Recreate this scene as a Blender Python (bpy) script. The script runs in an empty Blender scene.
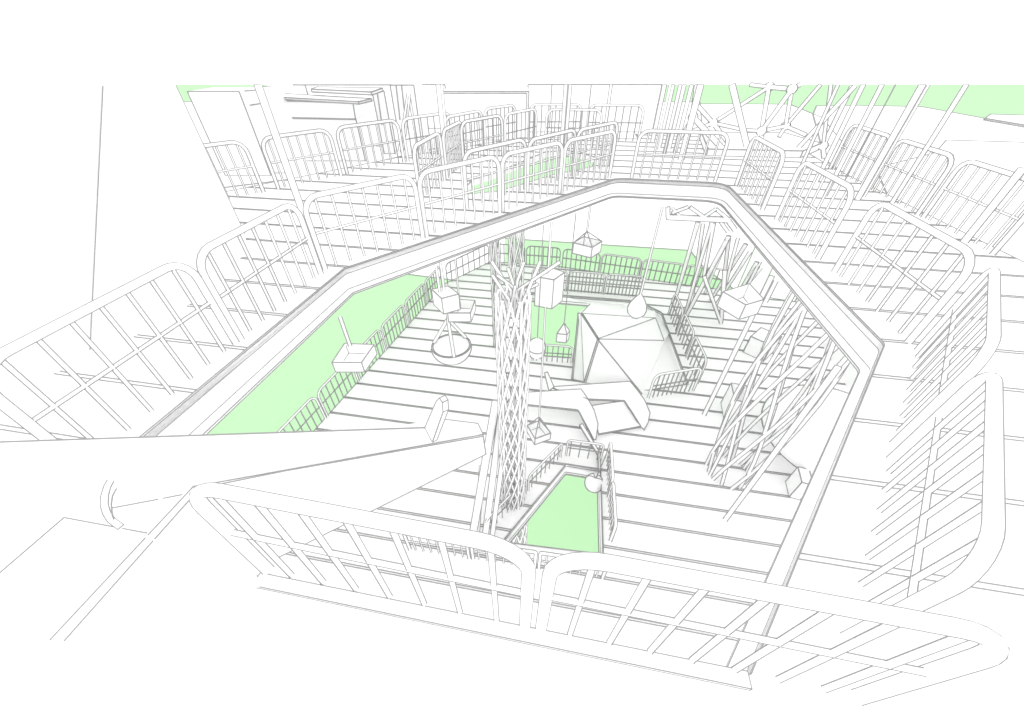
import bpy, math, random
from mathutils import Vector as V

# ------------------------------------------------------------------ scene basics
C = bpy.context.scene.collection
F, YV = 378.0, 446.0                     # focal length in pixels, offset of the vertical vanishing point
TH = math.atan(F / YV)                   # downward pitch of the camera
CT, ST = math.cos(TH), math.sin(TH)
ZC = 34.0                                # eye height above the lawn
UP, LO, GR = -2.8, -9.5, -34.0           # upper deck, lower deck and lawn, measured from the eye
DX = math.radians(-9.7)                  # direction of the deck boards in plan
EX, EY = V((math.cos(DX), math.sin(DX), 0)), V((-math.sin(DX), math.cos(DX), 0))

def ray(u, v):
    u -= 512; v -= 362
    return V((u, F * CT - v * ST, -v * CT - F * ST))
def G(u, v, z=UP):                       # where a line of sight meets the level z
    r = ray(u, v); return r * (z / r.z)
def Y(u, v, y):                          # where it meets the upright plane y
    r = ray(u, v); return r * (y / r.y)
def fw(p): return max(0.3, p.y * CT - p.z * ST)
def over(foot, u, v):                    # height of a sight line over a foot point
    r = ray(u, v); k = math.hypot(foot.x, foot.y) / math.hypot(r.x, r.y)
    return V((foot.x, foot.y, r.z * k))

def mat(name, col, rough=1.0):
    m = bpy.data.materials.new(name); m.use_nodes = True
    nt = m.node_tree; nt.nodes.clear()
    o = nt.nodes.new('ShaderNodeOutputMaterial'); d = nt.nodes.new('ShaderNodeBsdfDiffuse')
    d.inputs['Color'].default_value = (*col, 1); d.inputs['Roughness'].default_value = 0
    nt.links.new(d.outputs[0], o.inputs[0])
    return m
WHITE = mat('white_card', (0.996, 0.996, 0.996))
INK = mat('grey_ink', (0.35, 0.35, 0.35))
GREEN = mat('pale_green_lawn', (0.50, 0.76, 0.47))

class MB:
    """collects white surfaces and the thin grey edging of one mesh"""
    def __init__(s): s.v = []; s.f = []; s.m = []
    def add(s, vs, fs, m=0):
        b = len(s.v); s.v += [V(x) for x in vs]
        for f in fs: s.f.append([b + i for i in f]); s.m.append(m)
    def ink(s, pts, w=1.0, closed=False):
        pts = [V(p) for p in pts]
        if closed: pts = pts + [pts[0]]
        for a, b in zip(pts, pts[1:]):
            d = b - a
            if d.length < 1e-5: continue
            d.normalize()
            h = V((0, 0, 1)) if abs(d.z) < .9 else V((1, 0, 0))
            x = d.cross(h).normalized(); y = d.cross(x)
            vs = []
            for p in (a, b):
                r = 0.5 * w * LW * fw(p) / F
                for k in range(4):
                    t = math.pi / 4 + k * math.pi / 2
                    vs.append(p + x * (r * 1.2 * math.cos(t)) + y * (r * 1.2 * math.sin(t)))
            s.add(vs, [(k, (k + 1) % 4, 4 + (k + 1) % 4, 4 + k) for k in range(4)], 1)
    def face(s, pts, ink=True, w=1.0):
        s.add(pts, [tuple(range(len(pts)))])
        if ink: s.ink(pts, w, True)
    def prism(s, pts, vec, skip=(), w=1.0, inkv=True):
        """outline pts swept along vec; edges inked"""
        n = len(pts); vec = V(vec); a = [V(p) for p in pts]; b = [p + vec for p in a]
        s.add(a + b, [tuple(range(n))[::-1], tuple(range(n, 2 * n))] + [(i, (i + 1) % n, n + (i + 1) % n, n + i) for i in range(n)])
        s.ink(a, w, True); s.ink(b, w, True)
        if inkv:
            for i in range(n):
                if i not in skip: s.ink([a[i], b[i]], w)
    def box(s, o, x, y, z, w=1.0):
        o, x, y, z = map(V, (o, x, y, z))
        s.prism([o, o + x, o + x + y, o + y], z, w=w)
    def tray(s, o, x, y, z, t=0.03, floor=True, w=1.0):
        """open-topped box with walls of thickness t"""
        o, x, y, z = map(V, (o, x, y, z)); ux, uy = x.normalized() * t, y.normalized() * t
        q = [o, o + x, o + x + y, o + y]; i = [o + ux + uy, o + x - ux + uy, o + x + y - ux - uy, o + y + ux - uy]
        uz = z.normalized() * t
        vs = q + [p + z for p in q] + [p + z for p in i] + [p + uz for p in i]
        fs = [(3, 2, 1, 0)]
        for k in range(4):
            l = (k + 1) % 4
            fs += [(k, l, 4 + l, 4 + k), (4 + k, 4 + l, 8 + l, 8 + k), (8 + k, 8 + l, 12 + l, 12 + k)]
        fs.append((12, 13, 14, 15)); s.add(vs, fs)
        s.ink(q, w, True); s.ink([p + z for p in q], w, True); s.ink([p + uz for p in i], w, True)
        for k in range(4): s.ink([q[k], q[k] + z], w); s.ink([i[k] + uz, i[k] + z], w)
    def tube(s, path, r, n=8, w=1.0, caps=True, line=True):
        path = [V(p) for p in path]; N = len(path); rs = r if isinstance(r, (list, tuple)) else [r] * N
        tang = []
        for i in range(N):
            d = (path[min(i + 1, N - 1)] - path[max(i - 1, 0)]); tang.append(d.normalized())
        h = V((0, 0, 1)) if abs(tang[0].z) < .9 else V((1, 0, 0))
        x = tang[0].cross(h).normalized(); vs = []; L = []; R = []; px = []
        for i in range(N):
            x = (x - tang[i] * x.dot(tang[i])).normalized(); y = tang[i].cross(x)
            for k in range(n):
                t = 2 * math.pi * k / n; vs.append(path[i] + x * (rs[i] * math.cos(t)) + y * (rs[i] * math.sin(t)))
            sd = tang[i].cross(path[i])
            sd = sd.normalized() if sd.length > 1e-6 else x
            L.append(path[i] + sd * rs[i]); R.append(path[i] - sd * rs[i]); px.append(2 * rs[i] * F / fw(path[i]))
        fs = [(i * n + k, i * n + (k + 1) % n, (i + 1) * n + (k + 1) % n, (i + 1) * n + k) for i in range(N - 1) for k in range(n)]
        fs += [tuple(range(n))[::-1], tuple(range((N - 1) * n, N * n))]
        s.add(vs, fs)
        if not line: return
        m = sum(px) / N
        if m < 1.0:
            s.add([], []); s.ink([p - p.normalized() * rs[i] for i, p in enumerate(path)], w * 0.9)
        else:
            ww = w * (0.7 if m < 2.2 else 1.0)
            s.ink(L, ww); s.ink(R, ww)
            if caps and m > 2.5:
                s.ink([L[0], R[0]], ww); s.ink([L[-1], R[-1]], ww)
    def revolve(s, c, prof, n=24, rings=(), w=1.0):
        """prof: list of (radius, height) round the upright axis at c; contour lines on the flanks"""
        c = V(c); vs = []
        for r, z in prof:
            for k in range(n):
                t = 2 * math.pi * k / n; vs.append(c + V((r * math.cos(t), r * math.sin(t), z)))
        P = len(prof)
        fs = [(i * n + k, i * n + (k + 1) % n, (i + 1) * n + (k + 1) % n, (i + 1) * n + k) for i in range(P - 1) for k in range(n)]
        fs += [tuple(range(n))[::-1], tuple(range((P - 1) * n, P * n))]
        s.add(vs, fs)
        for i in rings: s.ink(vs[i * n:(i + 1) * n], w, True)
        # flank lines: where the surface turns away, ring by ring
        L, R = [], []; open_ = False
        for i, (r, z) in enumerate(prof):
            o = c + V((0, 0, z)); a, b = prof[max(i - 1, 0)], prof[min(i + 1, P - 1)]
            tr, tz = b[0] - a[0], b[1] - a[1]; l = math.hypot(tr, tz) or 1
            nr, nz = tz / l, -tr / l                       # outward normal of the profile
            phi = math.atan2(-o.y, -o.x)
            k = (r + nz * o.z / nr) / math.hypot(o.x, o.y) if abs(nr) > 1e-6 else 9
            if abs(k) < 1:
                al = math.acos(k)
                rr = r + .4 * w * LW * fw(o) / F
                L.append(o + V((math.cos(phi + al), math.sin(phi + al), 0)) * rr)
                R.append(o + V((math.cos(phi - al), math.sin(phi - al), 0)) * rr)
            else:
                if len(L) > 1: s.ink(L[::-1] + R if k < -1 or open_ else L, w); s.ink([] if k < -1 or open_ else R, w)
                L, R = [], []; open_ = False
            if abs(k) < 1 and len(L) == 1 and i > 0: open_ = True
        if len(L) > 1:
            if open_: s.ink(L[::-1] + R, w)
            else: s.ink(L, w); s.ink(R, w)
    def build(s, name, parent=None, base=None, mats=None):
        me = bpy.data.meshes.new(name); o = bpy.data.objects.new(name, me); C.objects.link(o)
        if parent is not None: org = parent['_o']; org = V(org)
        else:
            if base is None:
                xs = [p.x for p in s.v]; ys = [p.y for p in s.v]; zs = [p.z for p in s.v]
                base = V(((min(xs) + max(xs)) / 2, (min(ys) + max(ys)) / 2, min(zs)))
            org = V(base) + V((0, 0, ZC))
        me.from_pydata([(p.x - org.x, p.y - org.y, p.z + ZC - org.z) for p in s.v], [], s.f)
        for m in (mats or (WHITE, INK)): me.materials.append(m)
        me.polygons.foreach_set('material_index', s.m); me.update()
        if parent is not None: o.parent = parent; o['_o'] = list(org)
        else: o.location = org; o['_o'] = list(org)
        ALL.append(o)
        return o
ALL = []
LW = 1.22

def thing(name, label, cat, base, group=None):
    o = bpy.data.objects.new(name, None); C.objects.link(o)
    b = V(base) + V((0, 0, ZC)); o.location = b; o['_o'] = list(b); o.empty_display_size = .2
    return tag(o, label, cat, group)
def tag(o, label, cat, group=None):
    o['label'] = label; o['category'] = cat
    if group: o['group'] = group
    if o not in ALL: ALL.append(o)
    return o
def struct(o, label=None):
    o['kind'] = 'structure'
    if label: o['label'] = label
    return o
def lerp(a, b, t): return a + (b - a) * t
def fillet(poly, rad, seg=5):
    """round the corners of a plan polygon"""
    out = []; n = len(poly)
    for i in range(n):
        p, a, b = V(poly[i]), V(poly[i - 1]), V(poly[(i + 1) % n]); r = rad[i]
        if r <= 0: out.append(p); continue
        u, w = (a - p).normalized(), (b - p).normalized()
        half = math.acos(max(-1, min(1, u.dot(w)))) / 2; t = r / math.tan(half)
        A, B = p + u * t, p + w * t
        for k in range(seg + 1):
            q = k / seg; out.append((A * (1 - q) + p * q) * (1 - q) + (p * (1 - q) + B * q) * q)
    return out
def inset(poly, d):
    """move every edge of a plan polygon sideways by d (to its left when positive)"""
    out = []; n = len(poly)
    for i in range(n):
        a, p, b = V(poly[i - 1]), V(poly[i]), V(poly[(i + 1) % n])
        e1, e2 = (p - a).normalized(), (b - p).normalized()
        n1, n2 = V((-e1.y, e1.x, 0)), V((-e2.y, e2.x, 0)); m = n1 + n2
        out.append(p + m * (d / max(.2, 1 + n1.dot(n2))))
    return out
def xs_on(line_o, line_d, loops):
    """parameters where a plan line crosses the loops"""
    t = []
    nrm = V((-line_d.y, line_d.x, 0))
    for lp in loops:
        for i in range(len(lp)):
            a, b = V(lp[i - 1]) - line_o, V(lp[i]) - line_o
            da, db = a.dot(nrm), b.dot(nrm)
            if (da > 0) != (db > 0):
                k = da / (da - db); t.append((a + (b - a) * k).dot(line_d))
    return sorted(t)
def deck(name, outer, holes, z, pitch, off, gap, thick, lw=.8, kmin=-99):
    from mathutils.geometry import tessellate_polygon
    mb = MB(); loops = [outer] + holes
    L3 = [[V((p.x, p.y, z)) for p in lp] for lp in loops]
    tris = tessellate_polygon(L3); allv = [p for lp in L3 for p in lp]
    mb.add(allv, [tuple(t) for t in tris])
    mb.add([p - V((0, 0, thick)) for p in allv], [tuple(t)[::-1] for t in tris])
    for lp in L3:
        n = len(lp)
        mb.add(lp + [p - V((0, 0, thick)) for p in lp], [(i, (i + 1) % n, n + (i + 1) % n, n + i) for i in range(n)])
        mb.ink(lp, lw, True)
    ys = [p.dot(EY) for p in outer]
    k = math.ceil((min(ys) - off) / pitch)
    k = max(k, kmin)
    while off + k * pitch < max(ys):
        for dg in (-gap / 2, gap / 2):
            s = off + k * pitch + dg
            o = EY * s; t = xs_on(o, EX, loops)
            for a, b in zip(t[::2], t[1::2]):
                if b - a > .1: mb.ink([o + EX * a + V((0, 0, z + .004)), o + EX * b + V((0, 0, z + .004))], lw)
        k += 1
    return struct(mb.build(name))
EXPO = 0.46
DENO = True

# ------------------------------------------------------------------ camera, light, view
cam = bpy.data.cameras.new('camera'); co = bpy.data.objects.new('camera', cam); C.objects.link(co)
cam.sensor_width = 36; cam.lens = 36 * F / 1024; cam.clip_start = .05; cam.clip_end = 3000
co.location = (0, 0, ZC); co.rotation_euler = (math.pi / 2 - TH, 0, 0)
sc = bpy.context.scene; sc.camera = co
w = bpy.data.worlds.new('overcast_sky'); sc.world = w; w.use_nodes = True
w.node_tree.nodes['Background'].inputs[0].default_value = (1, 1, 1, 1)
w.node_tree.nodes['Background'].inputs[1].default_value = 1.0
sc.view_settings.view_transform = 'Standard'; sc.view_settings.look = 'None'
sc.view_settings.exposure = EXPO; sc.view_settings.gamma = 1; sc.view_settings.use_curve_mapping = False
sc.cycles.max_bounces = 96; sc.cycles.diffuse_bounces = 96; sc.cycles.use_denoising = DENO

# ------------------------------------------------------------------ lawn
gnd = MB(); yf = G(512, 84.6, GR).y
gnd.add([(-900, -60, GR), (900, -60, GR), (900, 190, GR), (-900, 190, GR)], [(0, 1, 2, 3)])  # white ground added round the lawn, brightens the decks and weakens green bounce
struct(gnd.build('floor_ground'), 'added white ground far below the decks, toning down the green bounce light')
def lawn(pts, label):
    m = MB(); m.add(pts, [tuple(range(len(pts)))]); struct(m.build('floor_lawn', mats=(GREEN, INK)), label)
lawn([(-900, 190, GR), (900, 190, GR), (900, yf, GR), (-900, yf, GR)], 'pale green field in the far distance')
lawn([G(u, v, GR + .03) for u, v in ((130, 500), (170, 420), (300, 300), (408, 274.5), (475, 283), (505, 262), (505, 238.5), (690, 250.5), (704, 268), (760, 308), (690, 330), (600, 400), (650, 470), (640, 600), (440, 600), (470, 440), (330, 440))], 'pale green lawn below the lower deck')
kb = MB()
for l_ in (((390, 272), (475, 283)), ((505, 238.5), (690, 250.5), (704, 268), (770, 315))): kb.ink([G(u, v, GR + .05) for u, v in l_], 1)
struct(kb.build('trim_4'), 'thin kerb between the lawn and the added white ground')
lawn([G(u, v, GR + .03) for u, v in ((420, 212), (430, 172), (640, 140), (640, 178))], 'pale green lawn seen through the second opening')

# ------------------------------------------------------------------ upper deck with its two openings
P2 = lambda *a: [V((x, y, 0)) for x, y in a]
hexo = P2((-3.62, 1.34), (-2.70, 5.62), (2.78, 10.88), (5.52, 10.42), (4.50, 3.62), (1.38, .50))
hexr = [0, .0, .5, .45, .2, 0]
hole = fillet(hexo, hexr)
hole2 = [G(u, v) * V((1, 1, 0)) if False else V((G(u, v).x, G(u, v).y, 0)) for u, v in ((462, 195), (464, 188), (474, 179), (500, 171), (545, 152), (567, 150), (596, 157), (592, 167), (553, 175), (500, 191))]
upper_outer = P2((-12, -1.5), (9.5, -1.5), (8.1, 3), (8.4, 5), (9.35, 12.2), (9.8, 14.2), (7.9, 17.3), (4.9, 17.3), (4.8, 16.3), (.4, 16.6), (-3.7, 13.2), (-7.6, 9.1), (-8.2, 8), (-12, 7.5))
deck('floor_upper', upper_outer, [hole, hole2], UP, .735, 1.49, .045, .16, kmin=0)

# ring beam of the opening: nosing strip, recessed web, lower flange
def ring(name, poly, z, dep, rec, lip, rad, flip=1, nose=.04):
    mb = MB()
    def loop(d, zz): return [V((p.x, p.y, zz)) for p in fillet(inset(poly, d * flip), rad)]
    A = loop(0, z + .02); A2 = loop(0, z - nose); A3 = loop(0, z - nose * 2.1); W0 = loop(-rec, z - nose * 2.1); W1 = loop(-rec, z - dep * .84)
    B1 = loop(lip, z - dep + .03); B2 = loop(lip, z - dep); B3 = loop(-rec - .1, z - dep)
    loops = [A, A2, A3, W0, W1, B1, B2, B3]; n = len(A)
    vs = [p for l in loops for p in l]
    mb.add(vs, [(k * n + i, k * n + (i + 1) % n, (k + 1) * n + (i + 1) % n, (k + 1) * n + i) for k in range(7) for i in range(n)])
    for l in (A, W1, B1, B2): mb.ink(l, .8, True)
    mb.ink(A3, .65, True)
    return mb.build(name)
rb = ring('trim_1', hexo, UP, .45, .06, .03, hexr, -1)
ke = MB(); a_, b_ = V((-1.72, 1.045, UP)), V((1.36, .515, UP)); d_ = (b_ - a_).normalized()
ke.prism([a_ - EY * .085, b_ - EY * .085, b_ - EY * .005, a_ - EY * .005], (0, 0, .03), w=.8)
struct(ke.build('trim_5'), 'low kerb strip under the two nearest front railings')
struct(rb, 'white channel beam lining the large six sided opening of the upper deck')

# ------------------------------------------------------------------ guardrail panels
def panel(a, b, z, label, group, h=1.1, r=.033, nb=7, rb=.0145, rc=.24, mid=.53, seg=5, name='guardrail_panel', bn=8, grid=()):
    a, b = V((a[0], a[1], z)), V((b[0], b[1], z)); L = (b - a).length; e = (b - a).normalized(); u = V((0, 0, 1))
    t = thing(name, label, 'guardrail', (a + b) / 2, group)
    path = [a, a + u * (h - rc)]
    for k in range(1, seg): q = math.pi / 2 * k / seg; path.append(a + u * (h - rc + rc * math.sin(q)) + e * (rc - rc * math.cos(q)))
    path += [a + u * h + e * rc, b + u * h - e * rc]
    for k in range(1, seg): q = math.pi / 2 * k / seg; path.append(b + u * (h - rc + rc * math.cos(q)) - e * (rc - rc * math.sin(q)))
    path += [b + u * (h - rc), b]
    m = MB(); m.tube(path, r, bn); m.build('frame', t)
    for f in (mid,) + tuple(grid):
        m = MB(); m.tube([a + u * h * f, b + u * h * f], rb * 1.05, 6, caps=False); m.build('middle_rail', t)
    for i in range(nb):
        x = L * (.1 + .8 * i / max(1, nb - 1)); d = min(x, L - x)
        top = h if d >= rc else h - rc + math.sqrt(max(0, rc * rc - (rc - d) ** 2))
        p = a + e * x; m = MB(); m.tube([p + u * .015, p + u * (top - r * .5)], rb, 6); m.build('baluster', t)
    return t

big = 'guardrail panels round the large opening'
UPN = [
 ((-3.68, 1.89), (-3.36, 3.66), 'large guardrail panel left of the opening, nearest the big white wing, its near post hidden'),
 ((-3.33, 3.72), (-3.02, 5.46), 'guardrail panel left of the opening, beside the foot of the big white drum'),
 ((-3.00, 5.60), (-1.66, 6.88), 'guardrail panel just past the left rear corner of the opening'),
 ((-1.60, 6.95), (-.26, 8.24), 'second guardrail panel up the slanting rear left side of the opening'),
 ((-.20, 8.30), (1.14, 9.59), 'third guardrail panel up the slanting rear left side, green lawn behind it'),
 ((1.20, 9.65), (2.62, 10.98), 'fourth and last guardrail panel up the slanting rear left side of the opening'),
 ((3.22, 10.98), (5.32, 10.62), 'guardrail panel along the short far side of the opening'),
 ((5.70, 10.25), (5.45, 8.42), 'guardrail panel right of the opening, farthest back of that side'),
 ((5.43, 7.82), (5.16, 5.99), 'middle guardrail panel on the right side of the opening'),
 ((5.13, 5.52), (4.83, 3.67), 'guardrail panel on the right side, ending at the near right corner of the opening'),
 ((4.82, 3.51), (3.48, 2.14), 'guardrail panel seen edge on just past the near right corner'),
 ((3.32, 1.97), (2.05, .67), 'largest edge on guardrail panel, at the lower right corner'),
 ((-1.68, 1.06), (.08, .73), 'nearest guardrail panel in front, left of the two facing the viewer'),
 ((.18, .72), (1.93, .40), 'nearest guardrail panel in front, right of the two facing the viewer'),
]
for k, (a, b, l) in enumerate(UPN): panel(a, b, UP, l, big, seg=7 if k in (0, 10, 11, 12, 13) else 5, bn=12, nb=8 if k == 6 else 7)
far = 'guardrail panels farther back on the upper deck'
UPF = [
 ((-7.12, 8.62), (-6.05, 9.70), 'small guardrail panel partly behind the drum, in front of the plain white block'),
 ((-5.80, 9.95), (-4.66, 11.15), 'small guardrail panel crossed by the tall post, second from the drum'),
 ((-4.56, 11.35), (-3.28, 12.70), 'small guardrail panel third from the drum, in front of the narrow upright panels'),
 ((-3.18, 12.80), (-1.95, 14.15), 'small guardrail panel fourth from the drum, below the white tower'),
 ((-2.10, 9.05), (-1.78, 10.75), 'guardrail panel at the left end of the second opening, seen at a slant'),
 ((-1.74, 10.95), (-1.42, 12.45), 'short guardrail panel behind the left end of the second opening'),
 ((-1.98, 13.15), (-.98, 14.60), 'far guardrail panel behind the left end of the second opening, right of the slim post'),
 ((-1.42, 12.25), (-.30, 13.60), 'guardrail panel on the far side of the second opening, leftmost of two'),
 ((-.92, 14.95), (.12, 16.00), 'farthest guardrail panel under the wide white frame, left of the corner'),
 ((-.22, 13.72), (.82, 15.08), 'guardrail panel on the far side of the second opening, right of two'),
 ((.62, 16.05), (2.50, 16.10), 'farthest guardrail panel facing straight on, behind the twin slim posts'),
 ((1.15, 14.85), (2.95, 14.70), 'straight on guardrail panel one row nearer than the farthest, at the twin posts'),
 ((2.72, 15.95), (4.62, 15.82), 'farthest guardrail panel at right, beside the bundle of poles'),
 ((-.98, 8.50), (.32, 9.92), 'guardrail panel on the near side of the second opening, leftmost of three'),
 ((.38, 9.75), (1.64, 11.15), 'guardrail panel on the near side of the second opening, middle of three'),
 ((1.66, 11.02), (2.96, 12.35), 'guardrail panel on the near side of the second opening, rightmost of three'),
 ((9.15, 11.90), (8.88, 10.10), 'right edge guardrail panel behind the bundle of slanting poles'),
 ((8.85, 9.90), (8.58, 8.12), 'right edge guardrail panel crossed by one tall thin pole'),
 ((8.56, 7.95), (8.28, 6.17), 'right edge guardrail panel nearest the viewer, cut by the picture edge'),
]
for k, (a, b, l) in enumerate(UPF): panel(a, b, UP, l, far, seg=4, bn=6)

# ------------------------------------------------------------------ round drum at the left
m = MB(); dc = V((-7.95, 5.05, UP)); dr = 3.5; nd = 72
sl = ray(512, 84.6); sl = sl.z / sl.y                     # the drum has a gently sloping top
ringp = [V((dc.x + dr * math.cos(2 * math.pi * k / nd), dc.y + dr * math.sin(2 * math.pi * k / nd), 0)) for k in range(nd)]
lo_ = [p + V((0, 0, UP)) for p in ringp]; hi_ = [p + V((0, 0, sl * p.y)) for p in ringp]
m.add(lo_ + hi_, [(k, (k + 1) % nd, nd + (k + 1) % nd, nd + k) for k in range(nd)] + [tuple(range(nd))[::-1], tuple(range(nd, 2 * nd))])
ph = math.atan2(-dc.y, -dc.x); al = math.acos(dr / math.hypot(dc.x, dc.y))
for s_ in (1, -1):
    p = V((dc.x + dr * math.cos(ph + s_ * al), dc.y + dr * math.sin(ph + s_ * al), 0)); m.ink([p + V((0, 0, UP)), p + V((0, 0, sl * p.y))], 1)
def on_drum(u, v):
    r_ = ray(u, v); a = r_.x ** 2 + r_.y ** 2; b = -2 * (r_.x * dc.x + r_.y * dc.y); c = dc.x ** 2 + dc.y ** 2 - (dr + .01) ** 2
    q = b * b - 4 * a * c
    return r_ * ((-b - math.sqrt(max(q, 0))) / (2 * a))
pts = [on_drum(103 - 13 * k / 12, 86 + 264 * k / 12) for k in range(13)]
m.ink(pts, .6)
tag(m.build('drum', base=dc), 'huge plain white drum at the far left of the upper deck with one seam', 'drum')

# ------------------------------------------------------------------ upright posts on the upper deck
def post(foot, top, z, r, label, name='post', group=None, twin=0):
    a = G(*foot, z); b = over(a, *top); m = MB(); m.tube([a, b], r, 10)
    o = m.build(name, base=a); return tag(o, label, 'post', group)
g = 'tall thin posts on the upper deck'
post((311, 236), (257.3, 84.6), UP, .05, 'tall white post standing in front of the plain white block, leftmost of the posts', group=g)
post((446.5, 166), (440, 84.6), UP, .055, 'thicker slim post beside the left end of the second opening', group=g)
post((449.5, 166), (443.6, 84.6), UP, .03, 'thin post right against the thicker one at the second opening', group=g)
post((561, 150), (563, 84.6), UP, .05, 'left one of the twin slim posts in front of the farthest railing', group=g)
post((565, 150), (567, 84.6), UP, .045, 'right one of the twin slim posts in front of the farthest railing', group=g)
post((549.5, 128), (551.3, 84.6), UP, .02, 'hair thin post left of the twin posts', group=g)
post((587, 124), (589.5, 84.6), UP, .02, 'hair thin post right of the twin posts', group=g)
post((606, 122), (610.3, 84.6), UP, .05, 'slim post above the farthest railing, left of the pole bundle', group=g)
for f_, t_, r_, l_ in [((892, 203), (966.5, 84.6), .06, 'rightmost tall pole, crossing the middle right edge railing'),
                       ((857, 200), (921, 84.6), .085, 'thick pole of the pair left of the rightmost tall pole'),
                       ((864, 197), (927.3, 84.6), .035, 'thin dark edged pole right of the thick one'),
                       ((845, 180), (905.5, 84.6), .02, 'hair thin pole between the thick pole and its left neighbours'),
                       ((825, 196), (883.5, 84.6), .06, 'tall pole left of the hair thin pole'),
                       ((816, 182), (866.5, 84.6), .07, 'tall pole at the right end of the truss'),
                       ((796, 178), (838, 84.6), .05, 'tall pole in front of the right truss node'),
                       ((964, 242), (1021, 168), .085, 'short thick pole at the right picture edge in front of the nearest edge railing'),
                       ((990, 246), (1036, 184), .05, 'thin pole right beside the short thick one at the picture edge')]:
    post(f_, t_, UP, r_ * .58, l_, group='tall poles at the right edge of the upper deck', name='pole')
bt = thing('pole_bundle', 'bundle of upright poles on the upper deck between the far railing and the truss', 'poles', G(668, 150))
for i, (fx, fv, tx, r_) in enumerate([(652.5, 142, 664.5, .06), (656, 150, 669, .035), (659, 148, 673, .05), (664, 155, 678, .04), (669, 149, 682, .05), (675, 152, 688.5, .05), (681, 160, 697, .08)]):
    a = G(fx, fv); m = MB(); m.tube([a, over(a, tx, 84.6)], r_, 8); m.build('pole', bt)

# ------------------------------------------------------------------ truss behind the far right
tr = thing('space_frame', 'white tubular truss of slanting struts and round nodes behind the far right railing', 'truss', G(740, 142))
yt = 14.2
N = dict(a=(693, 117, 0), b=(713, 123, .5), c=(769, 87, .9), d=(792, 89, 0), e=(761.5, 131, 0), f=(785.5, 126, .8), g=(823, 146, .2), a0=(697.5, 84.6, 0), b0=(697, 105, .4), b1=(727, 141, .2), c0=(750, 84.6, 1), d0=(800, 84.6, .4),
         h0=(732, 84.6, -.2), h1=(747, 146, -.4), a1=(733, 160, -.6), f1=(820.5, 84.6, .4), f2=(806, 135, .2), f3=(779, 137, .6), e1=(745, 130, .2), e2=(762, 138, 0), g1=(852, 86, .4), g2=(831, 84.6, .2), g3=(824, 158, 0), i0=(790, 157, -.5), i1=(855, 86, -.2), a2=(679, 140, 0), b2=(690, 132, .3))
q = {k: Y(u, v, yt + d) for k, (u, v, d) in N.items()}
for a, b, r_ in [('a', 'a0', .1), ('a', 'a1', .09), ('b0', 'b', .07), ('b', 'b1', .07), ('b', 'c', .06), ('h0', 'h1', .1), ('c', 'e', .07), ('e', 'd', .07), ('d', 'f', .06), ('e', 'f', .06), ('f', 'f1', .06), ('f', 'f2', .06), ('f', 'f3', .06), ('c', 'd', .07), ('c', 'c0', .06), ('d', 'd0', .07), ('b', 'e1', .06), ('e1', 'e', .05), ('e', 'e2', .06), ('g', 'g1', .07), ('g', 'g2', .05), ('g', 'g3', .07), ('i0', 'i1', .07), ('a', 'a2', .06), ('b', 'b2', .06)]:
    m = MB(); m.tube([q[a], q[b]], r_ * .78, 8); m.build('strut', tr)
for k in 'abcdefg':
    m = MB(); m.revolve(q[k] - V((0, 0, .12)), [(.03, 0), (.1, .04), (.13, .12), (.1, .2), (.03, .24)], 12); m.build('node', tr)
tr2 = thing('trestle', 'thin pointed trestle standing at the left end of the fourth small railing', 'trestle', G(402, 152))
for (u0, v0), (u1, v1) in (((399, 152), (408, 94)), ((418, 150), (409, 94)), ((403, 150), (409.5, 97))):
    m = MB(); a = G(u0, v0); m.tube([a, Y(u1, v1, 13.6)], .03, 6); m.build('leg', tr2)
# low platform on the deck under the truss
m = MB(); m.prism([G(u, v, UP) for u, v in ((706, 156), (800, 158), (818, 150), (782, 139), (700, 139))], (0, 0, .2)); 
tag(m.build('platform'), 'low white platform on the far deck beneath the truss', 'platform')

# ------------------------------------------------------------------ white buildings beyond the decks
def block(roof, z, label, name='building', cat='building', base=GR, extra=None):
    m = MB(); pts = [G(u, v, z) for u, v in roof]
    m.prism(pts, (0, 0, base - z))
    return tag(m.build(name), label, cat)
ter = MB(); tz = -3.4
ter.prism([G(u, v, tz) for u, v in ((60, 102), (700, 102))] + [V((8, 17.8, tz)), V((-3.2, 17.8, tz)), V((-6.5, 13.5, tz)), V((-14, 9.5, tz))], (0, 0, -.3), w=.9)
struct(ter.build('floor_terrace'), 'white terrace carrying the buildings at upper left')
block([(676, 146), (845, 146), (822, 118), (790, 104.5), (676, 104)], -7.03, 'low white roof behind the truss, below the green strip', base=-8.4)
block([(813, 114.7), (816.5, 106), (858, 105.6), (922, 107), (985, 118.6), (1060, 131), (1075, 175), (860, 185), (825, 160)], -7.0, 'long white roof at the upper right under the green field')
block([(985, 118.4), (990, 114.4), (1070, 116.8), (1100, 127), (1060, 131)], -6.8, 'narrow raised white roof at the right picture edge', base=-6.98)
block([(876, 168), (935, 153), (946, 140.3), (1040, 143), (1300, 300), (1060, 340), (900, 225)], -4.6, 'nearer white block with a straight top edge behind the right edge railing')
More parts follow.
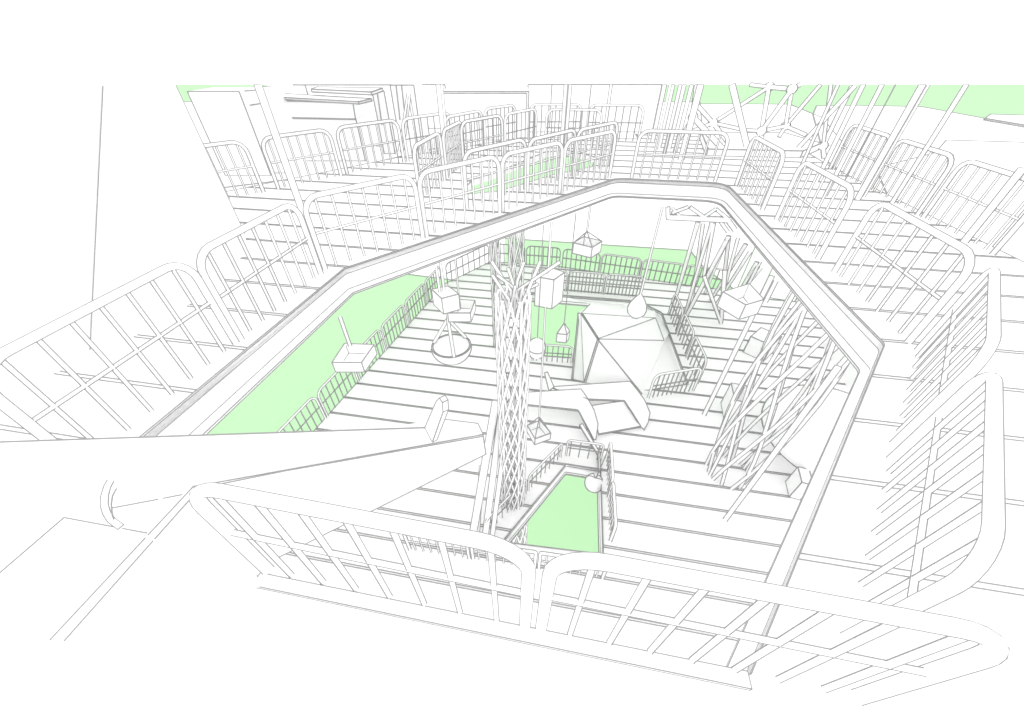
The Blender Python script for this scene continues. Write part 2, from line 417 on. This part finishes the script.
# plain block at upper left
def ywall(pts, y, depth, label, name='building', cat='building', bottom=None, lines=(), parts=()):
    """upright block: outline of its front face on the plane y, swept back by depth"""
    m = MB(); f_ = [Y(u, v, y) for u, v in pts]
    m.prism(f_, (0, depth, 0))
    for l in lines: m.ink([Y(u, v, y - .01) for u, v in l], .9)
    return tag(m.build(name), label, cat)
def front(m, q, depth):
    e = [p + V((0, depth, 0)) for p in q]; m.add(q + e, [(0, 1, 2, 3), (7, 6, 5, 4), (0, 4, 5, 1), (1, 5, 6, 2), (2, 6, 7, 3), (3, 7, 4, 0)]); m.ink(q, .9, True)
def upright(p0, p1, vtop, y, depth, zb, label, name='building', cat='building', slope=0, lines=()):
    a, b = Y(p0, vtop, y), Y(p1, vtop + slope, y); m = MB()
    c, d = V((b.x, y, zb)), V((a.x, y, zb))
    front(m, [a, b, c, d], depth)
    for l in lines: m.ink([Y(u, v, y - .01) for u, v in l], .9)
    return tag(m.build(name), label, cat)
upright(187.3, 239, 91.4, 13.6, 1.36, tz, 'plain white block with a blank front behind the railing at upper left')
upright(239.5, 262, 91.2, 13.9, 1.3, tz, 'narrow white block squeezed between the blank block and the tall post', slope=-1.6, lines=[[(244.5, 106), (264, 103)]])
upright(262, 271, 86.5, 16.5, 3, tz, 'small tall white block right of the tall post')
upright(271, 398, 84.8, 18.2, 4, tz, 'wide white building front behind the flat canopies', lines=[[(288, 85), (292, 97)], [(305, 85), (308, 95)]])
upright(390, 413.8, 85, 16.2, 1.5, tz, 'white tower with upright seams behind the fourth small railing', 'tower', 'tower', lines=[[(401.5, 85), (405.5, 120)], [(396, 85), (400, 120)]])
upright(372, 384, 91, 16.8, 1.0, tz, 'slim white pier left of the tower', 'pier', 'pier', lines=[[(377, 91), (382, 125)]])
bo = thing('building', 'long white box building with an overhanging upper storey under the flat canopies', 'building', Y(320, 130, 15.2))
m = MB(); front(m, [Y(u, v, 15.2) for u, v in ((285.6, 100.8), (353, 103.3), (355.5, 119), (290.5, 117.6))], 2.4); m.ink([Y(354, 103.3, 15.4), Y(368.5, 100.5, 17.6)], .8); m.build('upper_storey', bo)
m = MB(); c_, d_ = Y(282.5, 118.2, 15.6), Y(356, 119.5, 15.6); front(m, [c_, d_, V((d_.x, 15.6, tz)), V((c_.x, 15.6, tz))], 1.6); m.build('base', bo)
for i, (pts, z, h, l) in enumerate([([(274, 99), (287, 96), (372, 101), (359, 104)], Y(330, 100, 15).z, .06, 'lower flat canopy over the low white box building'),
                                    ([(312, 92), (318, 90), (383, 91), (372, 95)], Y(345, 92, 15.5).z, .08, 'upper flat canopy over the low white box building')]):
    m = MB(); m.prism([G(u, v, z) for u, v in pts], (0, 0, h)); tag(m.build('canopy'), l, 'canopy')
m = MB(); a, b = Y(442, 91.3, 19.5), Y(529, 91.3, 19.5)
front(m, [a, b, V((b.x, 19.5, tz)), V((a.x, 19.5, tz))], 4); m.ink([Y(443, 93.4, 19.49), Y(526.5, 93.4, 19.49)], .6); m.ink([Y(526.5, 93.4, 19.49), Y(526.5, 112, 19.49)], .6)
tag(m.build('building'), 'wide white wall with a straight top frame behind the second opening', 'building')
upright(528, 662, 84.4, 21.5, 4, tz, 'long white wall behind the farthest railings and twin posts')
upright(398, 445, 84.4, 22.5, 3, tz, 'white wall behind the tower at the top')
# ------------------------------------------------------------------ lower deck
low_outer = P2((-8.5, .6), (-3.45, 17.4), (-1.2, 20.0), (2.65, 19.35), (10.6, 16.75), (18, 14), (18, .6))
h1 = P2((-2.6, 4.55), (.85, 3.95), (2.25, 4.05), (2.60, 6.42), (1.60, 6.58), (-.55, 4.42))
h1 = P2((-.25, 4.28), (2.22, 3.98), (2.58, 6.36), (1.60, 6.55))
h2 = P2((.72, 11.62), (2.36, 11.45), (4.7, 9.6), (6.40, 9.95), (6.88, 14.7), (6.05, 15.7), (.9, 16.5))
deck('floor_lower', low_outer, [h1, h2], LO, .735, .55 * 9.5 + .01, .05, .18, lw=.85)
struct(ring('trim_2', h2, LO, .46, .10, .04, [0, 0, .3, .3, .3, .4, 0], 1), 'channel beam lining the far opening of the lower deck')
struct(ring('trim_3', h1, LO, .46, .0, .04, [0, 0, 0, .1], 1), 'channel beam lining the near opening of the lower deck')

gl = 'small guardrail panels along the lower deck'
def row(p, q, n, z, labels, group, gap=.1, **k):
    p, q = V((*p, 0)), V((*q, 0)); L = (q - p).length; e = (q - p) / L; s = (L - gap * (n - 1)) / n
    for i in range(n):
        a = p + e * (i * (s + gap)); b = a + e * s
        panel(a, b, z, labels[i], group, seg=4, bn=6, **k)
o_ = ['first', 'second', 'third', 'fourth', 'fifth', 'sixth']
row((-6.66, 6.62), (-3.50, 17.3), 6, LO, [o_[i] + ' small guardrail panel, counted from the wing, on the left edge of the lower deck' for i in range(6)], gl, r=.026, rb=.012)
row((-3.3, 17.4), (-1.3, 19.85), 1, LO, ['small guardrail panel at the far left corner of the lower deck'], gl, r=.026, rb=.011)
row((-1.1, 19.9), (2.6, 19.3), 2, LO, ['far railing of the lower deck, panel behind the top of the woven column', 'far railing of the lower deck, panel left of the hanging box with pyramid straps'], gl, r=.026, rb=.011)
row((2.75, 19.22), (10.5, 16.7), 4, LO, ['far railing of the lower deck, panel behind the box with pyramid straps', 'far railing of the lower deck, panel above the teardrop lamp', 'far railing of the lower deck, panel left of the slanting pole cluster', 'far railing of the lower deck, panel behind the slanting pole cluster'], gl, r=.026, rb=.011)
gk = 'guardrail panels round the far lower opening'
row((1.0, 16.95), (6.2, 16.1), 3, LO, ['panel behind the far lower opening, beside the tall hanging box', 'panel behind the far lower opening, middle one', 'panel behind the far lower opening, right by the teardrop lamp'], gk, r=.026, rb=.011, nb=9)
row((7.15, 14.6), (6.75, 10.0), 3, LO, ['edge on panel right of the far lower opening, farthest one', 'edge on panel right of the far lower opening, middle one', 'edge on panel right of the far lower opening, nearest one'], gk, r=.026, rb=.011, nb=5)
row((6.45, 9.62), (4.75, 9.25), 1, LO, ['small rounded panel at the near corner of the far lower opening, by the tent'], gk, r=.03, rb=.014, nb=9)
row((.8, 11.3), (2.3, 11.15), 1, LO, ['low panel at the near edge of the far lower opening, under the small lantern'], gk, r=.025, rb=.012, h=.8)
gn = 'low guardrail panels round the near lower opening'
row((-.62, 4.5), (1.45, 6.8), 2, LO, ['low panel left of the near lower opening, beside the woven column foot', 'low panel left of the near lower opening, up at its far corner'], gn, h=.7, r=.022, rb=.012, rc=.12)
row((1.62, 6.85), (2.62, 6.68), 1, LO, ['low panel at the far end of the near lower opening'], gn, h=.75, r=.022, rb=.012, rc=.12, nb=4)
row((2.82, 6.75), (2.45, 4.3), 2, LO, ['low edge on panel right of the near lower opening, far one', 'low edge on panel right of the near lower opening, near one'], gn, h=.8, r=.03, rb=.014, rc=.12)
row((-2.5, 4.1), (2.1, 3.45), 3, LO, ['low panel before the near lower opening, seen through the left front railing', 'low panel before the near lower opening, in the middle', 'low panel before the near lower opening, below the green'], gn, h=.85, r=.03, rb=.013, rc=.05)

# ------------------------------------------------------------------ woven pole columns
def woven(foot, z0, z1, rad, n, turn, r, label, name='woven_column', extra=0, lean=None, seg=9):
    c = V((foot.x, foot.y, 0)); t = thing(name, label, 'column', (c.x, c.y, z0))
    rf = rad if callable(rad) else (lambda k: rad)
    for s in (1, -1):
        for i in range(n):
            a0 = 2 * math.pi * (i + (.5 if s < 0 else 0)) / n; m = MB(); path = []
            for k in range(seg + 1):
                q = k / seg; a = a0 + s * turn * q; R = rf(q) + (.5 * r * s)
                path.append(V((c.x + R * math.cos(a), c.y + R * math.sin(a), z0 + (z1 - z0) * q)))
            m.tube(path, r, 6, w=.85); m.build('pole', t)
    for i in range(extra):
        a = 2 * math.pi * i / extra + .2; m = MB()
        m.tube([V((c.x + rf(q) * math.cos(a), c.y + rf(q) * math.sin(a), z0 + (z1 - z0) * q)) for q in (0, .5, 1)], r, 6, w=.85); m.build('pole', t)
    return t
cf = G(512.6, 500, LO)
ct_ = woven(cf, LO, -3.15, lambda k: .295 - .02 * k, 12, 4.6, .023, 'tall woven column of crossing white poles in the middle, rising from the near lower opening', extra=5, seg=18)
for (u0, v0), (u1, v1), dz in [((513, 291), (492, 262), .3), ((516, 288), (497, 275), .2), ((520, 290), (560, 262), .5), ((523, 292), (538, 284), .1), ((511, 300), (493, 276), .1), ((524, 305), (540, 262), .3), ((515, 283), (508, 268), .2), ((519, 282), (524, 262), .3)]:
    m = MB(); m.tube([G(u0 - 3, v0 + 12, -3.5), G(u0 - 2, v0, -3.3), G(u1, v1, -3.25 + dz)], .024, 6); m.build('branch', ct_)
woven(G(516, 297, LO), LO, -5.5, .32, 6, 2.6, .03, 'slim woven column standing behind the top of the big middle one', extra=3)
woven(G(498, 345, LO), LO, -5.0, .16, 5, 3.5, .02, 'narrow woven column left of the big middle one', extra=4)
woven(V((cf.x + .12, cf.y + .1, 0)), LO - 6, LO - .3, .3, 9, 3.4, .024, 'woven column continuing below the lower deck, seen through the near lower opening', extra=3)
woven(G(727, 472, LO), LO, -3.3, lambda k: .55 + .5 * k * (1 - k) + .12 * k, 7, 1.7, .034, 'wide loose woven column of slanting poles on the right, before the round pod', extra=2)
# posts down to the lower deck
for f_, t_, r_, l_ in [((725, 520), (838, 366), .045, 'long white post crossing in front of the round pod, standing on the lower deck'),
                       ((704, 415), (772, 276), .05, 'long white post at the open tray, standing on the lower deck')]:
    a = G(*f_, LO); b = over(a, *t_); m = MB(); m.tube([a, b], r_, 10); tag(m.build('post', base=a), l_, 'post')
br = thing('brace', 'cluster of slanting white struts leaning beside the woven column and the wing tip', 'brace', G(478, 530, LO))
for (u0, v0), (u1, v1), z1, r_ in [((471, 545), (496, 401), -6.3, .085), ((476, 545), (482, 466), -7.9, .06), ((484, 545), (503, 398), -6.3, .07), ((491, 545), (505, 440), -7.2, .05)]:
    m = MB(); m.tube([G(u0, v0, LO), G(u1, v1, z1)], r_, 8); m.build('strut', br)
# slanting pole cluster beneath the far right corner
pc = thing('pole_cluster', 'cluster of slanting white poles under the far right corner of the upper opening', 'poles', G(720, 323, LO))
for (u0, v0), (u1, v1), r_ in [((676, 297), (698, 222), .06), ((684, 318), (712, 222), .05), ((684, 320), (729, 236), .06), ((691, 306), (703, 224), .045), ((721, 323), (704, 276), .05), ((704, 276), (714, 223), .045), ((721, 323), (725, 270), .06), ((725, 270), (729, 236), .045), ((711, 300), (746, 244), .05), ((716, 305), (750, 252), .045), ((737, 296), (757, 262), .05), ((741, 293), (761, 268), .04), ((724, 290), (738, 238), .04), ((705, 293), (727, 240), .04), ((748, 285), (760, 262), .04)]:
    a = G(u0, v0, LO) if v0 > 290 else Y(u0, v0, 12.6); b = Y(u1, v1, 11.6 if u1 < 735 else 11.0)
    m = MB(); m.tube([a, b], r_, 7); m.build('pole', pc)
tb = thing('roof_truss', 'short flat truss tucked under the far edge of the upper opening', 'truss', Y(700, 219, 10.9))
for a, b, r_ in [((667, 217), (729, 220), .07), ((668, 217), (668, 207), .05), ((672, 213), (688, 207), .04), ((690, 207), (704, 217), .04), ((704, 217), (716, 209), .04), ((716, 209), (728, 219), .04), ((680, 216), (672, 208), .03), ((727, 219), (735, 230), .06), ((720, 221), (728, 232), .04)]:
    m = MB(); m.tube([Y(*a, 10.9), Y(*b, 10.9)], r_, 7); m.build('strut', tb)

# ------------------------------------------------------------------ big wing in the lower left
wt = thing('wing', 'huge smooth white wing reaching in from the lower left with a small upright fin', 'wing', G(193, 487, -2.74))
zt = dict(a0=(-60, 444, -2.15), a1=(425, 427.6, -2.5), a2=(441.6, 419, -2.5), a3=(478, 423.5, -2.58), t1=(483, 434.4, -2.6), t2=(193.5, 486.5, -2.72), t3=(50, 640, -2.72), b1=(-200, 640, -2.5), ridge=(120, 470, -2.45))
w_ = {k: G(u, v, z) for k, (u, v, z) in zt.items()}
m = MB(); order = ['a0', 'a1', 'a2', 'a3', 't1', 't2', 't3', 'b1']
top = [w_[k] for k in order]
m.add(top + [w_['ridge']], [(i, (i + 1) % 8, 8) for i in range(8)])
def onplane(u, v, p, d):
    r_ = ray(u, v); n = V((-d.y, d.x, 0)); return r_ * (p.dot(n) / r_.dot(n))
dT = (w_['t2'] - w_['t1']).normalized()
bt1, bt2 = onplane(486, 454, w_['t1'], dT), onplane(279, 557, w_['t1'], dT)
K_ = V((-1.655, .955, UP + .04)); a0l = w_['a0'] + V((0, 0, -.3)); U0 = bt1 + (w_['a1'] - w_['t1']) * .9
m.add([w_['t1'], w_['t2'], bt2, bt1], [(0, 1, 2, 3)])
m.add([w_['t2'], w_['t3'], K_, bt2], [(0, 1, 2), (0, 2, 3)])
m.add([w_['a0'], w_['a1'], w_['a2'], w_['a3'], w_['t1'], bt1, U0, a0l], [(0, 1, 6, 7), (1, 2, 3, 4, 5, 6)])
m.add([bt1, bt2, K_, a0l, U0], [(0, 1, 3, 4), (1, 2, 3)])
m.ink([w_[k] for k in ('a0', 'a1')], 1.1); m.ink([w_[k] for k in ('a2', 'a3', 't1')], .9); m.ink([w_['t1'], bt1, bt2], 1)
m.ink([w_[k] for k in ('t1', 't2', 't3')], 1); nrm = V((dT.y, -dT.x, 0)); 
off = [G(484, 437, -2.6), G(287, 471.5, -2.68), G(203, 488.5, -2.72)]; m.ink([p + V((0, 0, .012)) for p in off], .9)
off2 = [G(200, 488, -2.70), G(64, 641, -2.70)]; m.ink(off2, .9)
m.ink([G(193.5, 486.5, -2.71), G(203, 488.5, -2.71)], .9)
m.build('wing_body', wt)
for pts, z in [([(425, 427.5), (436, 402), (439.5, 398), (442.3, 402.5), (443, 412), (432.5, 442)], -2.42)]:
    f0, f1 = G(425, 427.5, -2.5), G(432, 442, -2.58); d_ = (f1 - f0).normalized()
    m = MB(); pp = [onplane(u, v, f0, d_) for u, v in pts]; m.prism(pp, V((-d_.y, d_.x, 0)) * .05, w=.9); m.build('fin', wt)
m = MB()
pl_ = [G(-40, 607, -2.43), G(64, 517.5, -2.50), G(147, 533, -2.60)]
m.ink([G(-40, 607, -2.40), G(64, 517.5, -2.42), G(147, 533, -2.50)], .9); m.build('seam', wt)
m = MB(); m.ink([G(112, 508, -2.36), G(158, 499.3, -2.42)], .9); m.ink([G(163, 498.3, -2.42), G(182, 494.6, -2.46)], .9); m.build('seam', wt)
m = MB()
arc = [(108, 480.5), (104.5, 487), (102, 496), (101.7, 505), (104, 513), (108.5, 520), (118, 527)]
arc2 = [(116.5, 488.5), (112.5, 496), (111.3, 504), (112, 512), (114, 520.5)]
m.tube([G(u + 2.6, v, -2.28) for u, v in arc], .016, 8); m.ink([G(u, v, -2.27) for u, v in arc2], .9); m.build('hoop', wt)

# ------------------------------------------------------------------ things hung from the beam and standing on the lower deck
def rope(t, a, b, r=.012):
    m = MB(); m.tube([a, b], r, 6, caps=False); m.build('rope', t)
def hung(name, label, cat, top, z):
    """a thing hanging plumb below the beam point seen at top"""
    p = G(*top, UP - .46); return thing(name, label, cat, (p.x, p.y, z)), p
def qtray(t, rim, z, h, thick=.03, part='box', floor=True):
    q = [G(u, v, z) for u, v in rim]; c = sum(q, V()) / 4; m = MB()
    inn = [p + (c - p).normalized() * (thick * 1.6) for p in q]; lo = V((0, 0, -h))
    vs = q + [p + lo for p in q] + inn + [p + lo * .9 for p in inn]; fs = [(4, 5, 6, 7), (12, 13, 14, 15)]
    for k in range(4):
        l = (k + 1) % 4; fs += [(k, l, 4 + l, 4 + k), (k, l, 8 + l, 8 + k), (8 + k, 8 + l, 12 + l, 12 + k)]
    m.add(vs, fs)
    m.ink(q, .9, True); m.ink([p + lo for p in q], .9, True); m.ink([p + lo * .9 for p in inn], .7, True)
    for k in range(4): m.ink([q[k], q[k] + lo], .9); m.ink([inn[k], inn[k] + lo * .9], .7)
    m.build(part, t); return q
def qbox(t, rim, z, h, part='box'):
    q = [G(u, v, z) for u, v in rim]; m = MB(); m.prism(q, (0, 0, -h), w=.9); m.build(part, t); return q
def size(p, px): return px * fw(p) / F

t, p = hung('hanging_tray', 'open white tray hanging on a short pole against the green at left', 'tray', (340, 317), -4.0)
z = over(p, 350, 346).z; q = qtray(t, [(344.5, 343.5), (374, 344.7), (361.5, 362.5), (332, 362.5)], z - .05, .2)
rope(t, p, V((p.x, p.y, z)), .022)
t, p = hung('hanging_bowl', 'round white bowl hanging from three straps left of the woven column', 'bowl', (440.5, 263), -6)
pa = over(p, 446, 319); pb = over(p, 448, 346); R = size(pb, 19.5)
m = MB(); ar = [math.pi / 2 * k / 48 for k in range(49)]
m.revolve(pb - V((0, 0, R * .95)), [(R * math.sin(x) + .004, R * .95 * (1 - math.cos(x))) for x in ar], 40)
m.revolve(pb - V((0, 0, R * .95)), [(R * .97 * math.sin(x) + .004, R * .95 * (1 - .93 * math.cos(x))) for x in ar], 32) if False else None
rim = [pb + V((R * math.cos(x), R * math.sin(x), .005)) for x in [2 * math.pi * k / 32 for k in range(32)]]; rim2 = [pb + (p - pb) * .93 + V((0, 0, .006)) for p in rim]
m.ink(rim, .9, True); m.ink(rim2, .7, True); m.build('bowl', t)
for k in range(3):
    a = math.radians(-75 + 120 * k); m = MB(); m.tube([pa, pb + V((R * .96 * math.cos(a), R * .96 * math.sin(a), 0))], .03, 6); m.build('strap', t)
rope(t, p, pa, .02)
t, p = hung('hanging_box', 'closed white cube hanging at a tilt above the bowl', 'box', (436, 265), -5)
z = over(p, 443, 292).z; qbox(t, [(431.7, 289.4), (441.5, 298.5), (458.7, 294), (448, 286)], z, .36); rope(t, p, V((p.x, p.y, z)), .02)
t, p = hung('hanging_tray', 'small open tray touching the white cube above the bowl', 'tray', (455, 259), -5)
z = over(p, 462, 306).z; qtray(t, [(459.3, 299.5), (475, 300.5), (470.4, 313), (447.5, 313)], z, .22); rope(t, p, V((p.x, p.y, z)), .012)
t, p = hung('hanging_box', 'open white box with pyramid straps hanging below the far edge of the opening', 'box', (590.3, 206), -6)
pa = over(p, 589.8, 231.5); z = over(p, 588.5, 242).z; q = qtray(t, [(573.5, 242.8), (583.8, 236.6), (602, 241.3), (592.3, 247.3)], z, .3)
for c_ in q: m = MB(); m.tube([pa, c_], .012, 5); m.build('strap', t)
rope(t, p, pa, .018)
t, p = hung('hanging_box', 'tall closed white box hanging right of the woven column top', 'box', (551.5, 222), -5)
z = over(p, 551, 274).z; q = qbox(t, [(535.8, 276.7), (554, 279.8), (564.7, 272.3), (551.5, 268)], z, .86); rope(t, p, V((p.x, p.y, z)), .02)
t, p = hung('teardrop_lamp', 'white teardrop lamp hanging on a long rod before the far railing', 'lamp', (662.5, 207), -8)
pa = over(p, 640.3, 294); pb = over(p, 637, 317); h = pa.z - pb.z; R = size(pb, 8.6)
m = MB(); m.revolve(pb, [(.01, 0), (R * .55, h * .05), (R * .92, h * .2), (R, h * .36), (R * .86, h * .55), (R * .5, h * .78), (R * .18, h * .93), (.01, h)], 20); m.build('shade', t); rope(t, p, pa, .022)
t, p = hung('hanging_lantern', 'small house shaped lantern hanging over the far lower opening', 'lantern', (576, 213), -8)
pa = over(p, 564, 323); z = over(p, 563, 333).z; q = qbox(t, [(557, 333.5), (567, 334.5), (569.5, 330.8), (559.8, 330)], z, .32, 'body')
m = MB(); m.add(q + [pa], [(0, 1, 4), (1, 2, 4), (2, 3, 4), (3, 0, 4)]); [m.ink([c_, pa], .9) for c_ in q]; m.build('roof', t); rope(t, p, pa, .012)
t, p = hung('hanging_lamp', 'small helmet shaped lamp hanging beside the woven column below the tall box', 'lamp', (543.5, 225), -8)
pa = over(p, 538, 338); pb = over(p, 537.5, 352); R = size(pb, 8)
m = MB(); h = (pa.z - pb.z)
dome = [(R * (.35 + .65 * math.sin(x)), h * (.3 - .6 * math.cos(x)) - h * .05) for x in [math.pi / 2 * k / 12 for k in range(13)]] + [(R * math.cos(x) ** .8 + .004, h * (.25 + .62 * math.sin(x))) for x in [math.pi / 2 * k / 16 for k in range(1, 17)]]
m.revolve(pb, dome, 28, rings=(12,)); m.build('shade', t); rope(t, p, pa, .012)
t, p = hung('hanging_box', 'open white box hanging lowest, just right of the woven column', 'box', (553.5, 221), -8)
pa = Y(539.3, 417, 6.92); z = Y(538, 431, 6.9).z; q = qtray(t, [(527.3, 425.5), (540, 420.5), (550.8, 433), (535, 438.8)], z, .26)
for c_ in q: m = MB(); m.tube([pa, c_], .01, 5); m.build('strap', t)
rope(t, Y(545.5, 307, 8.7), pa, .016)
t, p = hung('hanging_tray', 'large open white tray hanging under the right side of the opening', 'tray', (776, 281), -6)
z = over(p, 762, 301).z; q = qtray(t, [(723, 291.8), (749.3, 283.7), (764, 299.5), (745.8, 304.8)], z, .32)
rope(t, p, V((p.x, p.y, z)), .03)

def crate(bl, brr, topv, d, label, name='crate', z=LO, open_=False):
    a, b = G(*bl, z), G(*brr, z); h = over(a, *topv).z - z; e = (b - a); n = V((-e.y, e.x, 0)).normalized() * d
    m = MB()
    if open_: m.tray(a, b - a, n, (0, 0, h), .05, w=.9)
    else: m.box(a, b - a, n, (0, 0, h), .9)
    return tag(m.build(name), label, 'crate')
crate((743, 352), (763, 361.5), (750, 336), .9, 'white crate standing between the open tray and the woven poles at right')
crate((724, 420), (739, 423), (721, 394), .8, 'white crate half behind the loose woven column at right', open_=True)
crate((789, 497), (800, 500), (792.5, 476), .5, 'small white crate beneath the round pod')

m = MB(); pc_ = G(834, 434, -8.7); R = size(pc_, 63)
m.revolve(pc_ - V((0, 0, R * .45)), [(R * math.sin(math.pi * k / 96) + .004, R * .45 * (1 - math.cos(math.pi * k / 96))) for k in range(97)], 64, w=1.2)
tag(m.build('pod'), 'large plain white rounded pod at the right beneath the ring beam', 'pod')
m = MB(); ps = G(594, 483, LO - .1); R = size(ps, 8.5)
m.revolve(ps - V((0, 0, R)), [(R * math.sin(math.pi * k / 80) + .004, R - R * math.cos(math.pi * k / 80)) for k in range(81)], 32)
for k in range(4):
    a = k * .8; m.ink([ps + V((R * math.sin(x) * math.cos(a), R * math.sin(x) * math.sin(a), R * math.cos(x))) * 1.01 for x in [i * .15 for i in range(9)]], .8)
t = thing('globe', 'small white globe hung at the far corner of the near lower opening', 'globe', ps - V((0, 0, R))); m.build('ball', t)
rope(t, ps, ps + V((.18, .12, 1.2)), .01)

# faceted tent over the far lower opening
tn = thing('faceted_tent', 'large faceted white tent with ridge lines over the far lower opening', 'tent', G(620, 385, LO))
fz = dict(a=(581, 313.5, -8.3), bl=(571.6, 379, -9.45), bm=(584, 382, -9.45), ap=(597.5, 339, -7.9), r1=(655.5, 318, -9.0), r2=(664, 340.5, -9.2), g=(642, 394, -9.45), fl=(590, 304, -8.9), al=(578, 313, -8.5))
fp = {k: G(u, v, zz) for k, (u, v, zz) in fz.items()}
m = MB(); ks = list(fp); ix = {k: i for i, k in enumerate(ks)}
m.add([fp[k] for k in ks], [tuple(ix[k] for k in f_) for f_ in (('a', 'ap', 'bm'), ('ap', 'g', 'bm'), ('ap', 'r2', 'g'), ('ap', 'r1', 'r2'), ('a', 'r1', 'ap'), ('al', 'a', 'bm', 'bl'), ('fl', 'a', 'al'), ('fl', 'r1', 'a'), ('bl', 'bm', 'g', 'r2', 'r1', 'fl', 'al'))])
for a, b, ww in [('al', 'bl', 1), ('al', 'a', .9), ('a', 'bm', .8), ('a', 'ap', 1), ('ap', 'bm', 1), ('ap', 'g', 1), ('ap', 'r2', .8), ('ap', 'r1', .8), ('a', 'r1', .8), ('fl', 'a', .8), ('bl', 'bm', .8), ('r1', 'r2', .8)]: m.ink([fp[a], fp[b]], ww)
for a, b, o_x in [('a', 'ap', 1.6), ('ap', 'bm', 1.8), ('al', 'bl', 1.3)]:
    (u0, v0, z0), (u1, v1, z1) = fz[a], fz[b]; m.ink([G(u0 + o_x, v0, z0 + .02), G(u1 + o_x, v1, z1 + .02)], .8)
sk = [G(u, v, zz) for u, v, zz in ((590, 304, -8.9), (655.5, 318, -9.0), (664, 340.5, -9.2), (642, 394, -9.45), (566, 297, LO - .25), (655, 309, LO - .25), (671, 330, LO - .2), (690, 388, LO - .2))]
m.add(sk, [(4, 5, 1, 0), (5, 6, 2, 1), (6, 7, 3, 2)])
m.build('shell', tn)

# folded blades
def sheet(t, e1, e2, th, part, w=.9):
    """bent plate between two edges given as (u, v, level)"""
    A = [G(*p) for p in e1]; B = [G(*p) for p in e2]; n = len(A); dn_ = V((0, 0, -th)); m = MB()
    vs = A + B + [p + dn_ for p in A] + [p + dn_ for p in B]; fs = []
    for i in range(n - 1):
        fs += [(i, i + 1, n + i + 1, n + i), (2 * n + i, 2 * n + i + 1, 3 * n + i + 1, 3 * n + i), (i, i + 1, 2 * n + i + 1, 2 * n + i), (n + i, n + i + 1, 3 * n + i + 1, 3 * n + i)]
    fs += [(0, n, 3 * n, 2 * n), (n - 1, 2 * n - 1, 4 * n - 1, 3 * n - 1)]
    m.add(vs, fs); m.ink(A, w); m.ink(B, w); m.ink([p + dn_ for p in A], w * .8); m.ink([p + dn_ for p in B], w * .8)
    m.ink([A[0], B[0]], w); m.ink([A[-1], B[-1]], w); m.build(part, t)
t = thing('folded_bench', 'nearer white folded bench with a rounded drooping end, right beside the woven column', 'bench', G(575, 425, LO))
sheet(t, [(524, 392.5, -8.925), (581, 389, -8.925), (587, 397.5, -8.960), (594, 410, -9.065), (598, 424, -9.205), (596, 439, -9.345)],
      [(524, 404.3, -8.925), (577.5, 409.7, -8.925), (579.5, 412, -8.960), (583, 419, -9.065), (588.5, 429, -9.205), (594, 440, -9.345)], .05, 'seat')
sheet(t, [(579.5, 425, -9.135), (588, 439, -9.275), (598, 455, -9.380), (598.5, 470, -9.450)], [(582.5, 423.5, -9.135), (591, 437.5, -9.275), (600, 453, -9.380), (600.5, 470, -9.450)], .04, 'leg')
sheet(t, [(544.5, 373, -8.820), (549, 391, -8.925)], [(547.5, 372, -8.820), (554, 387, -8.925)], .03, 'fin')
t = thing('folded_bench', 'farther white folded bench with a rounded drooping end, in front of the tent', 'bench', G(625, 428, LO))
sheet(t, [(549, 387, -8.960), (630, 381.4, -8.960), (637, 390, -8.995), (644.5, 400, -9.082), (650, 413, -9.240), (648, 423, -9.345), (644, 429.5, -9.415)],
      [(588, 399, -8.960), (624.5, 400.5, -8.960), (628, 406, -8.995), (632, 412, -9.082), (637, 420, -9.240), (639, 423.5, -9.345), (641, 427, -9.415)], .05, 'seat')
sheet(t, [(592, 405.5, -9.065), (624.3, 400.8, -8.995)], [(598.5, 434, -9.380), (641, 426.3, -9.397)], .04, 'front_panel')
